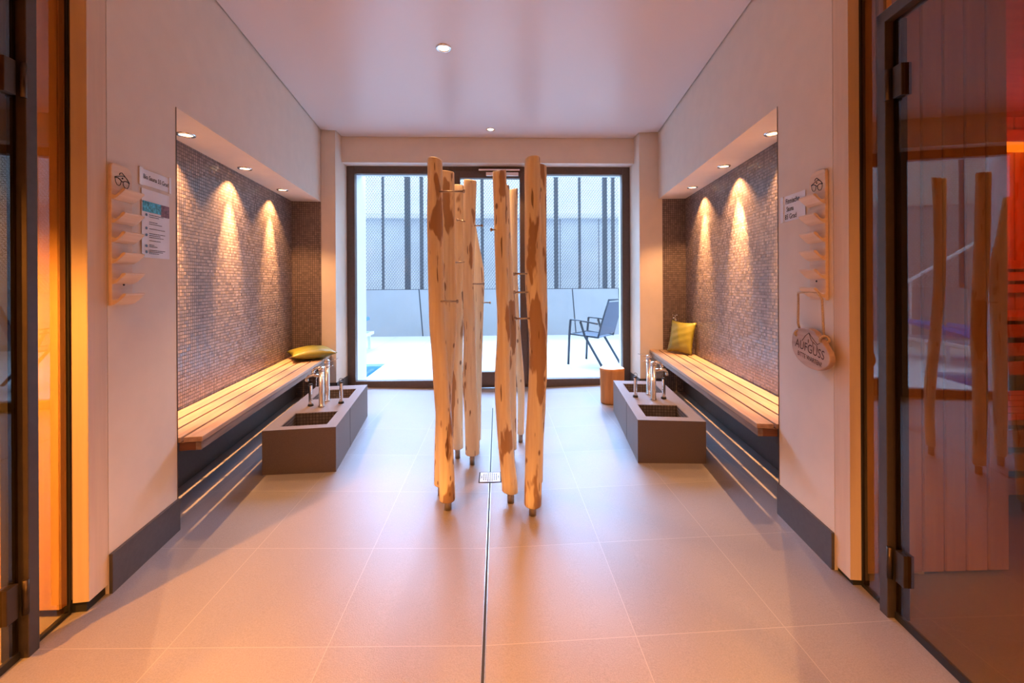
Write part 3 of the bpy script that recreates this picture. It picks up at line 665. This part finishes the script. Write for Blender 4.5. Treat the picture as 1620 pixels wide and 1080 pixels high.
for li, (key, yy, pts, lab, pegs) in enumerate(LOGS):
    rnd = random.Random(li*11+3); bx_ = pts[0][0]; z0, z1 = pts[0][1], pts[-1][1]; fl = fz(bx_)
    t = thing('log_post', lab, 'log post', (bx_, yy, fl), 0, 'peeled log posts in the room centre')
    n, K = 28, 64; vs = []; ph = [rnd.uniform(0, 6.28) for _ in range(8)]
    tilt = (rnd.uniform(-0.25, 0.25), rnd.uniform(-0.25, 0.25))
    for i in range(K+1):
        z = z0+(z1-z0)*i/K; cx_, r = interp(pts, z)
        cy_ = 0.012*math.sin(2.2*z+ph[0])*min(1, z)
        edge = 1.0
        if i == 0: edge = 0.93
        if i == K: edge = 0.94
        for k in range(n):
            a = 2*PI*k/n
            rr = r*edge*(1+0.045*math.cos(2*a+ph[1]+1.1*z)+0.03*math.cos(3*a+ph[2]-2.3*z)+0.018*math.sin(9*z+ph[3]+a)+0.010*math.sin(23*z+2*a+ph[4])+0.008*math.cos(5*a+ph[5]+6*z))
            zz = z
            if i == K: zz = z+tilt[0]*rr*math.cos(a)+tilt[1]*rr*math.sin(a)
            if i == K-1: zz = z1-0.006+tilt[0]*rr*math.cos(a)+tilt[1]*rr*math.sin(a)
            if i == 1: zz = z0+0.004
            vs.append((cx_-bx_+rr*math.cos(a), cy_+rr*math.sin(a), zz-fl))
    fs = [(i*n+k, i*n+(k+1) % n, (i+1)*n+(k+1) % n, (i+1)*n+k) for i in range(K) for k in range(n)]
    m_ = MB(); m_.add(vs, fs, 0, True)
    m_.f.append(tuple(range(n))[::-1]); m_.mi.append(0); m_.sm.append(False)
    m_.f.append(tuple(K*n+k for k in range(n))); m_.mi.append(0); m_.sm.append(False)
    m_.build('trunk', 'log', t)
    m_ = MB(); m_.cyl((0, 0, 0.0), (0, 0, z0-fl+0.01), 0.0185 if yy < 2.6 else 0.017, 20); m_.build('steel_foot', 'steel', t)
    for (a, b) in pegs:
        sg = 1 if b[0] > a[0] else -1
        cx_, r_ = interp(pts, a[1]); cyy = 0.012*math.sin(2.2*a[1]+ph[0])*min(1, a[1])
        p0 = (cx_-bx_, cyy-r_*0.5, a[1]-fl); p1 = (b[0]-bx_, cyy-r_*0.5-0.01, b[1]-fl)
        m_ = MB(); m_.cyl(p0, p1, 0.0045, 10)
        m_.tube([(p1[0]-sg*0.004, p1[1], p1[2]), (p1[0]-sg*0.002, p1[1], p1[2]), (p1[0]+sg*0.006, p1[1], p1[2]), (p1[0]+sg*0.008, p1[1], p1[2])], [0.006, 0.0095, 0.0095, 0.006], 14)
        m_.build('peg', 'steel', t)

# ------------------------------------------------------------------ tree stump
t = thing('tree_stump', 'orange-brown wooden tree stump stool by the window, behind the right foot basin', 'stump', (1.085, 3.98, 0.031))
n = 36; vs = []; 
prof = [(0.0, 0.105), (0.02, 0.108), (0.10, 0.107), (0.2, 0.110), (0.30, 0.112), (0.322, 0.115), (0.330, 0.110)]
for z, r in prof:
    for k in range(n):
        a = 2*PI*k/n; rr = r*(1+0.05*math.cos(3*a+1)+0.035*math.cos(5*a+2+3*z)+0.02*math.cos(8*a))
        vs.append((rr*math.cos(a), rr*math.sin(a), z))
m_ = MB(); m_.add(vs, [(i*n+k, i*n+(k+1) % n, (i+1)*n+(k+1) % n, (i+1)*n+k) for i in range(len(prof)-1) for k in range(n)], 0, True)
m_.f.append(tuple(range(n))[::-1]); m_.mi.append(0); m_.sm.append(False)
m_.build('trunk', 'stump_side', t)
m_ = MB(); m_.add([(x*1.0, y*1.0, 0.3295) for x, y, z in vs[-n:]]+[(x*0.93, y*0.93, 0.334) for x, y, z in vs[-n:]], [tuple(n+k for k in range(n)), tuple(range(n))[::-1]]+[(k, (k+1) % n, n+(k+1) % n, n+k) for k in range(n)])
m_.build('cut_face', 'stump_top', t)

# ------------------------------------------------------------------ drain channel and grate
t = thing('drain_channel', 'narrow dark slot drain running along the middle of the floor', 'drain', (-0.05, 2.0, 0.0))
for ya, yb in ((-0.9, 0.476), (0.618, 1.95)):
    MB().box(-0.0045, 0.0045, ya, yb, -0.005, 0.0012).build('slot', 'gap_shade', t)
    MB().box(-0.0062, -0.0045, ya, yb, -0.005, 0.0018).box(0.0045, 0.0062, ya, yb, -0.005, 0.0018).build('edge_profile', 'steel', t)
t = thing('drain_grate', 'small square perforated steel drain grate in the slot between the log posts', 'drain grate', (-0.05, 2.547, 0.0))
MB().box(-0.068, 0.068, -0.068, 0.068, -0.004, 0.0028).build('rim', 'gap_shade', t)
MB().box(-0.060, 0.060, -0.060, 0.060, 0.0, 0.0040).build('plate', simple('bright_steel', (0.6, 0.6, 0.6), 0.5, 0.3), t)
m_ = MB()
for i in range(-4, 5):
    for j in range(-4, 5):
        if i*i+j*j <= 18 and (i+j) % 1 == 0:
            x, y = i*0.0126, j*0.0126
            m_.add([(x+0.0042*math.cos(2*PI*k/8), y+0.0050*math.sin(2*PI*k/8), 0.0043) for k in range(8)], [tuple(range(8))])
m_.build('holes', 'gap_shade', t)

# ------------------------------------------------------------------ text helper
def text_mb(body, size, shear=0.0, bold=0.0):
    cu = bpy.data.curves.new('txt', 'FONT'); cu.body = body; cu.size = size; cu.shear = shear; cu.offset = bold
    cu.align_x = 'CENTER'; cu.align_y = 'CENTER'; cu.resolution_u = 3
    o = bpy.data.objects.new('txt', cu); COL.objects.link(o)
    dg = bpy.context.evaluated_depsgraph_get(); dg.update()
    me = o.evaluated_get(dg).to_mesh(); vs = [(v.co.x, v.co.y) for v in me.vertices]; fs = [tuple(p.vertices) for p in me.polygons]
    o.evaluated_get(dg).to_mesh_clear(); bpy.data.objects.remove(o); bpy.data.curves.remove(cu)
    return vs, fs
def wall_text(m_, body, size, s, ty, tz, off, rot=0.0, sx=1.0, shear=0, bold=0.0, mi=0):
    """lettering on a side wall: reading direction is +y on the left wall and -y on the right one"""
    vs, fs = text_mb(body, size, shear, bold); c, q = math.cos(rot), math.sin(rot)
    m_.add([(-s*off, ty+(-s)*(u*sx*c-v*q), tz+(u*sx*q+v*c)) for u, v in vs], fs, mi)

# ------------------------------------------------------------------ racks for glasses
def glasses_drawing(s, yc, zc, w, off):
    """line drawing of folded spectacles; u to the right as read, v up"""
    m_ = MB(); k = w
    P = lambda u, v: (-s*off, yc+(-s)*u*k, zc+v*k)
    def ln(pts, r=0.0011): m_.tube([P(u, v) for u, v in pts], r, 6)
    fl = 1
    ln([(-0.5, 0.06), (-0.47, -0.12), (-0.36, -0.27), (-0.22, -0.30), (-0.12, -0.22), (-0.08, -0.06)])
    ln([(-0.52, 0.08), (-0.3, 0.10), (-0.12, 0.02), (-0.05, -0.04), (0.05, -0.05), (0.2, 0.02), (0.36, 0.02), (0.5, -0.04)], 0.0017)
    ln([(0.06, -0.06), (0.08, -0.22), (0.2, -0.33), (0.36, -0.34), (0.46, -0.22), (0.5, -0.06)])
    ln([(-0.52, 0.10), (-0.2, 0.20), (0.12, 0.27), (0.2, 0.24)], 0.0015)
    ln([(0.52, -0.02), (0.34, 0.16), (0.15, 0.30), (-0.02, 0.42), (-0.14, 0.38), (-0.2, 0.28)], 0.0015)
    ln([(-0.02, 0.14), (0.03, 0.12)], 0.003)
    return m_
def rack(s, y0, y1, zb, zt, ledge_z, lab):
    t = thing('glasses_rack', lab, 'rack', W(s, 0, (y0+y1)/2, zb), ROT(s), 'wooden glasses racks')
    yc = (y0+y1)/2; w = (y1-y0)/2; h = zt-zb
    pr = [(-w, 0), (w, 0), (w, h-0.035)]+[(w-0.035*(1-math.cos(a)), h-0.035+0.035*math.sin(a)) for a in (0.4, 0.8, 1.2, PI/2)]
    pr += [(-w+0.015*(1-math.cos(a)), h-0.015+0.015*math.sin(a)) for a in (PI/2, 1.0, 0.5, 0)]
    MB().ext(pr, lambda u, v, q: (-s*(0.0005+0.012*q), (-s)*(-u) if s > 0 else u, v)).build('board', 'rack_wood', t, bevel=0.002)
    for lz in ledge_z:
        z = lz-zb
        prof = [(0.011, -0.030), (0.018, -0.030), (0.030, -0.022), (0.056, 0.004), (0.0575, 0.010), (0.050, 0.012), (0.044, 0.008), (0.036, -0.004), (0.026, -0.014), (0.018, -0.014), (0.011, -0.008)]
        MB().ext(prof, lambda u, v, q: (-s*u, -w+0.001+(2*w-0.002)*q, z+v)).build('ledge', 'rack_wood', t, bevel=0.0012)
    glasses_drawing(s, 0.0, h-0.058, 0.072, 0.0130).build('glasses_drawing', 'ink', t)
    for zz in (0.145*h, 0.82*h-0.03): MB().cyl((-s*0.0125, 0.005, zz), (-s*0.0145, 0.005, zz), 0.004, 12).build('screw', 'ink', t)
    return t
rack(-1, 0.002, 0.108, 1.10, 1.632, [1.525, 1.437, 1.365, 1.287, 1.21, 1.133], 'wooden glasses rack with six ledges on the left wall')
rack(1, 0.026, 0.132, 1.10, 1.632, [1.520, 1.442, 1.366, 1.292, 1.216, 1.140], 'wooden glasses rack with six ledges on the right wall')

# ------------------------------------------------------------------ paper notices
def sheet(s, ya, yb, z0, z1, lab, rot=0.0, zshift=0.0):
    t = thing('notice', lab, 'notice', W(s, 0.0, (ya+yb)/2, (z0+z1)/2), ROT(s))
    w, h = (yb-ya)/2, (z1-z0)/2; n = 14; m_ = MB(); vs = []
    for i in range(n+1):
        u = -1+2*i/n; wv = 0.0018+0.0012*math.sin(5*u+1)
        vs += [(-s*(0.001+wv), u*w, -h), (-s*(0.001+wv), u*w, h), (-s*(0.0004+wv), u*w, -h), (-s*(0.0004+wv), u*w, h)]
    fs = []
    for i in range(n):
        a, b = i*4, (i+1)*4
        fs += [(a, b, b+1, a+1), (a+2, a+3, b+3, b+2), (a, a+2, b+2, b), (a+1, b+1, b+3, a+3)]
    fs += [(0, 1, 3, 2), (n*4, n*4+2, n*4+3, n*4+1)]
    m_.add(vs, fs); m_.build('sheet', 'paper', t)
    return t, w, h
t, w, h = sheet(-1, 0.160, 0.358, 1.590, 1.655, 'small white paper strip reading Bio Sauna 55 Grad, top notice on the left wall')
m_ = MB(); wall_text(m_, 'Bio Sauna 55 Grad', 0.026, -1, 0.004, 0.0, 0.0046, rot=-0.03, sx=0.82, bold=0.0003); m_.build('lettering', 'ink', t)
MB().box(0.001, 0.0052, -w+0.002, -w+0.022, -h-0.004, h+0.004).build('tape', 'tape', t)
MB().box(0.001, 0.0052, w-0.010, w+0.004, -h-0.004, h+0.004).build('tape', 'tape', t)
t, w, h = sheet(-1, 0.174, 0.352, 1.290, 1.575, 'tall white info sheet with blue picture below the paper strip on the left wall')
MB().box(0.0040, 0.0046, -w+0.004, 0.030, 0.048, 0.092).build('picture', 'blue_print', t)
MB().box(0.0040, 0.0045, 0.030, w-0.004, 0.040, 0.092).build('picture', 'maroon_print', t)
m_ = MB()
for zz, l in ((0.030, 0.09), (0.022, 0.06), (0.0, 0.05), (-0.008, 0.08), (-0.028, 0.10), (-0.048, 0.10), (-0.056, 0.07), (-0.064, 0.09), (-0.078, 0.07), (-0.096, 0.03), (-0.103, 0.05), (-0.118, 0.10), (-0.125, 0.085), (-0.132, 0.06)):
    x = -0.045
    while x < -0.045+l:
        q = random.uniform(0.004, 0.012); m_.box(0.0042, 0.0047, x, min(x+q, -0.045+l), zz+0.006, zz+0.0085); x += q+0.002
m_.build('text_lines', 'ink', t)
for zz in (0.03, -0.026, -0.054, -0.10, -0.125): MB().cyl((0.0042, -0.062, zz+0.006), (0.0047, -0.062, zz+0.006), 0.006, 14).build('bullet_icon', 'icon_blue', t)
t, w, h = sheet(1, 0.176, 0.371, 1.458, 1.578, 'white paper notice reading Finnische Sauna 85 Grad on the right wall')
m_ = MB(); wall_text(m_, 'Finnische', 0.034, 1, 0.0, 0.032, 0.0046, sx=0.9, bold=0.0004); wall_text(m_, 'Sauna', 0.032, 1, 0.02, -0.004, 0.0046, sx=0.8, bold=0.0004); wall_text(m_, '85 Grad', 0.032, 1, 0.015, -0.040, 0.0046, sx=0.9, bold=0.0004)
m_.build('lettering', 'ink', t)
MB().box(-0.001, -0.0052, w-0.022, w+0.004, -h-0.002, h+0.002).build('tape', 'tape', t)

# ------------------------------------------------------------------ hanging wooden disc sign
t = thing('hanging_sign', 'oval wooden slice sign reading AUFGUSS BITTE WARTEN, hung by a rope from the right rack', 'sign', W(1, -0.03, 0.092, 0.895), ROT(1))
n = 44; out = []
for k in range(n):
    a = 2*PI*k/n; r = 1+0.03*math.cos(3*a+0.5)+0.02*math.cos(5*a)+(0.06 if 1.2 < a < 1.6 else 0)
    u, v = 0.130*r*math.cos(a), 0.080*r*math.sin(a); c, q = math.cos(0.0), math.sin(0.0)
    out.append((u*c-v*q, u*q+v*c))
# u runs as read (towards -y); sheared slightly so the sign hangs tilted
TL = -0.14
P = lambda u, v, q: (-0.011+0.022*q, -u, v+u*TL)
MB().ext(out, P).build('wood_slice', 'disc_wood', t, bevel=0.003)
m_ = MB(); wall_text(m_, 'AUFGUSS', 0.052, 1, -0.005, 0.0, 0.0118, rot=math.atan(TL), sx=0.92); wall_text(m_, 'BITTE WARTEN!', 0.027, 1, -0.005, -0.040, 0.0118, rot=math.atan(TL), sx=0.85, bold=0.0003)
m_.build('lettering', 'burnt', t)
m_ = MB()
for pts_ in ([(-0.045, 0.022), (-0.02, 0.05), (0.005, 0.068), (0.03, 0.05), (0.06, 0.035), (0.075, 0.045)], [(0.005, 0.066), (0.02, 0.04), (0.05, 0.03)], [(0.0, 0.04), (0.0, 0.025)], [(0.03, 0.036), (0.03, 0.02)], [(0.055, 0.032), (0.058, 0.016)]):
    m_.tube([(-0.0118, -u, v+u*TL) for u, v in pts_], 0.0009, 6)
m_.build('drawing', 'burnt', t)
ym = 0.0
def arc(pts): return pts
rp = [(-0.0, 0.085, 0.047+0.03), (-0.004, 0.088, 0.10), (-0.002, 0.088, 0.20), (-0.010, 0.075, 0.232), (-0.012, -0.01, 0.240), (-0.012, -0.065, 0.236), (-0.004, -0.078, 0.21), (-0.002, -0.080, 0.12), (0.0, -0.083, 0.055)]
MB().tube(rp, 0.0048, 8).build('rope', 'rope', t)
m_ = MB()
for yy, zz in ((0.086, 0.060), (-0.084, 0.055)):
    m_.tube([(0.018*math.cos(a), yy+0.004*math.sin(2*a), zz-0.004+0.014*math.sin(a)) for a in [2*PI*k/14 for k in range(14)]], 0.0048, 8, closed=True)
m_.build('rope_knot', 'rope', t)

# ------------------------------------------------------------------ outside: terrace, pool, wall, mesh fence
mb = MB()
mb.box(-8, 9, 6.19, 9.3, -0.10, 0.0); mb.box(-12, 12, 9.45, 14.4, -0.10, 0.02); mb.box(-1.635, 9, 4.735, 6.19, -0.10, 0.0)
struct(mb.build('floor_terrace', 'terrace'))
mb = MB(); mb.box(-8, -1.635, 4.96, 6.19, -0.6, -0.5); mb.box(-8, -1.635, 6.19, 6.25, -1.0, -0.1); mb.box(-1.635, -1.58, 4.96, 6.19, -1.0, -0.1); mb.box(-8, -1.635, 4.9, 4.96, -1.0, -0.0)
struct(mb.build('floor_pool', 'pool_tile'))
tag(MB().box(-7.99, -1.637, 4.962, 6.188, -0.30, -0.035).build('pool_water', 'water'), 'turquoise pool water at the left edge of the terrace outside', 'water', kind='stuff')
mb = MB(); mb.box(-8, 9, 9.3, 9.45, -0.1, 1.02)
struct(mb.build('wall_terrace', 'concrete'))
mb = MB()
for xb, xt in ((-4.9, -4.95), (-2.9, -2.96), (-1.64, -1.72), (1.74, 1.66), (2.73, 2.70), (4.2, 4.2), (-6.4, -6.4)):
    mb.add([(xb-0.012, 9.298, 0), (xb+0.012, 9.298, 0), (xt+0.012, 9.298, 1.02), (xt-0.012, 9.298, 1.02)], [(0, 1, 2, 3)])
    mb.add([(xb-0.012, 9.302, 0), (xb+0.012, 9.302, 0), (xt+0.012, 9.302, 1.02), (xt-0.012, 9.302, 1.02)], [(3, 2, 1, 0)])
struct(mb.build('trim_joint', 'fence_post'))
t = thing('mesh_fence', 'grey expanded metal screen fence on top of the low terrace wall', 'fence', (0, 9.34, 1.02))
cw, ch = 0.058, 0.040; x0, x1, zt = -6.0, 5.5, 3.0
vs = []; fs = []; hw = 0.0040
nx, nz = int((x1-x0)/cw), int(zt/ch)
for j in range(nz):
    for i in range(nx):
        xc = x0+i*cw+(cw/2 if j % 2 else 0); z = j*ch*0.5*2
        for k in (0, 1):
            for sg in (1, -1):
                p = (xc, z) if k == 0 else (xc+cw, z)
                q = (xc+cw/2, z+sg*ch/2)
                dx, dz = q[0]-p[0], q[1]-p[1]; l = math.hypot(dx, dz); ux, uz = -dz/l*hw, dx/l*hw
                b = len(vs); yy = 0.006*sg
                vs += [(p[0]+ux, -0.004, p[1]+uz), (p[0]-ux, 0.004, p[1]-uz), (q[0]-ux, 0.004+yy, q[1]-uz), (q[0]+ux, -0.004+yy, q[1]+uz)]
                fs.append((b, b+1, b+2, b+3))
m_ = MB(); m_.v = vs; m_.f = fs; m_.mi = [0]*len(fs); m_.sm = [False]*len(fs)
so = m_.build('mesh_panel', 'fence_metal', t, fix=False)
so.modifiers.new('thickness', 'SOLIDIFY').thickness = 0.003
for x, w_ in ((-5.5, 0.09), (-4.3, 0.05), (-3.3, 0.10), (-2.53, 0.045), (-1.99, 0.12), (-1.68, 0.075), (-0.335, 0.07), (1.323, 0.09), (1.852, 0.05), (2.426, 0.10), (2.613, 0.07), (3.6, 0.08), (4.7, 0.05)):
    MB().box(x-w_/2, x+w_/2, 0.06, 0.12, -0.02, 3.0).build('post', 'fence_post', t)
MB().box(x0, x1, 0.035, 0.06, -0.02, 0.012).build('rail', 'fence_post', t)
# neighbouring building behind the screen
b = thing('neighbour_building', 'pale panelled building seen blurred behind the mesh fence', 'building', (0, 14.0, 0.02))
MB().box(-12, 12, 0.0, 0.3, 0, 3.25).build('lower_wall', 'neighbour_low', b)
MB().box(-12, 12, -0.25, 0.3, 3.25, 3.40).build('ledge', 'white_paint', b)
MB().box(-12, 12, 0.05, 0.3, 3.40, 5.2).build('upper_wall', 'neighbour_top', b)
m_ = MB()
for x in (-2.95, -2.2, -0.9, 0.6, 2.1, 3.4): m_.box(x-0.012, x+0.012, -0.004, 0.0, 0, 3.25)
m_.build('panel_joint', 'fence_post', b)
# handrail and loungers further left (seen in the glass)
t = thing('handrail', 'white sloping handrail outside, seen as a reflection in the right glass', 'handrail', (-3.2, 8.5, 0.0))
MB().tube([(0.5, 0, 1.0), (0.28, 0, 1.18), (-0.4, 0, 1.64), (-1.4, 0, 2.32)], 0.028, 12).build('rail', 'white_paint', t)
MB().cyl((0.28, 0, 0), (0.28, 0, 1.17), 0.018).build('post', 'white_paint', t); MB().cyl((-0.9, 0, 0), (-0.9, 0, 1.97), 0.018).build('post', 'white_paint', t)
for x, y, a_, lab in ((-3.2, 7.35, 0.0, 'sun lounger with blue pad whose end shows at the left edge of the window'), (-3.3, 6.6, 0.0, 'sun lounger with blue pad nearer the pool, seen only in the right glass')):
    t = thing('sun_lounger', lab, 'sun lounger', (x, y, 0), a_, 'sun loungers by the pool')
    frame_boxes(MB(), -0.95, 0.95, 0, 0.1, 0.03, 0, 0.03)
    MB().box(-0.98, 0.98, -0.3, -0.27, 0.26, 0.31).box(-0.98, 0.98, 0.27, 0.3, 0.26, 0.31).box(0.95, 0.98, -0.27, 0.27, 0.26, 0.31).build('frame', 'white_paint', t, bevel=0.005)
    for sx in (-0.9, 0.9):
        for sy in (-0.28, 0.28): MB().box(sx-0.02, sx+0.02, sy-0.015, sy+0.015, 0, 0.26).build('leg', 'white_paint', t)
    MB().hexa([(-0.95, -0.28, 0.31), (0.3, -0.28, 0.31), (0.3, 0.28, 0.31), (-0.95, 0.28, 0.31)], [(-0.95, -0.28, 0.37), (0.3, -0.28, 0.37), (0.3, 0.28, 0.37), (-0.95, 0.28, 0.37)]).build('pad', 'blue_pad', t, bevel=0.01)
    MB().hexa([(0.3, -0.28, 0.31), (0.92, -0.28, 0.52), (0.92, 0.28, 0.52), (0.3, 0.28, 0.31)], [(0.3, -0.28, 0.37), (0.9, -0.28, 0.58), (0.9, 0.28, 0.58), (0.3, 0.28, 0.37)]).build('backrest', 'blue_pad', t, bevel=0.01)

# ------------------------------------------------------------------ garden chair (local +x = forwards)
th_c = math.atan2(0.66, -0.75)
t = thing('garden_chair', 'dark metal garden armchair with textile back on the bright terrace outside', 'chair', (1.37, 6.04, 0.0), th_c)
R_ = 0.017
W2, D2 = 0.26, 0.24
for sy in (-1, 1):
    y = sy*W2
    MB().tube([(D2+0.01, y, 0), (D2-0.01, y, 0.42), (D2-0.03, y, 0.64)], R_, 10).build('leg', 'chair_metal', t)
    MB().tube([(-D2-0.06, y, 0), (-0.02, y, 0.42), (0.05, y, 0.62)], R_, 10).build('leg', 'chair_metal', t)
    MB().tube([(D2-0.03, y, 0.64), (0.06, y, 0.635), (-D2+0.02, y, 0.60)], 0.015, 10, flat=0.7).build('armrest', 'chair_metal', t)
    MB().tube([(D2-0.02, sy*(W2-0.03), 0.43), (-D2+0.02, sy*(W2-0.03), 0.41)], 0.012, 10).build('seat_rail', 'chair_metal', t)
    MB().tube([(-D2+0.03, sy*(W2-0.03), 0.41), (-D2-0.03, sy*(W2-0.03), 0.62), (-D2-0.13, sy*(W2-0.03), 0.93)], 0.013, 10).build('back_rail', 'chair_metal', t)
MB().tube([(-D2-0.13, -W2+0.03, 0.93), (-D2-0.13, W2-0.03, 0.93)], 0.013, 10).build('top_rail', 'chair_metal', t)
MB().tube([(D2-0.02, -W2, 0.43), (D2-0.02, W2, 0.43)], 0.012, 10).build('front_rail', 'chair_metal', t)
MB().hexa([(D2-0.03, -W2+0.03, 0.425), (-D2+0.03, -W2+0.03, 0.405), (-D2+0.03, W2-0.03, 0.405), (D2-0.03, W2-0.03, 0.425)],
          [(D2-0.03, -W2+0.03, 0.43), (-D2+0.03, -W2+0.03, 0.41), (-D2+0.03, W2-0.03, 0.41), (D2-0.03, W2-0.03, 0.43)]).build('seat', 'chair_mesh', t)
MB().hexa([(-D2+0.02, -W2+0.035, 0.44), (-D2+0.012, -W2+0.035, 0.44), (-D2+0.012, W2-0.035, 0.44), (-D2+0.02, W2-0.035, 0.44)],
          [(-D2-0.118, -W2+0.035, 0.90), (-D2-0.126, -W2+0.035, 0.90), (-D2-0.126, W2-0.035, 0.90), (-D2-0.118, W2-0.035, 0.90)]).build('backrest', 'chair_mesh', t)
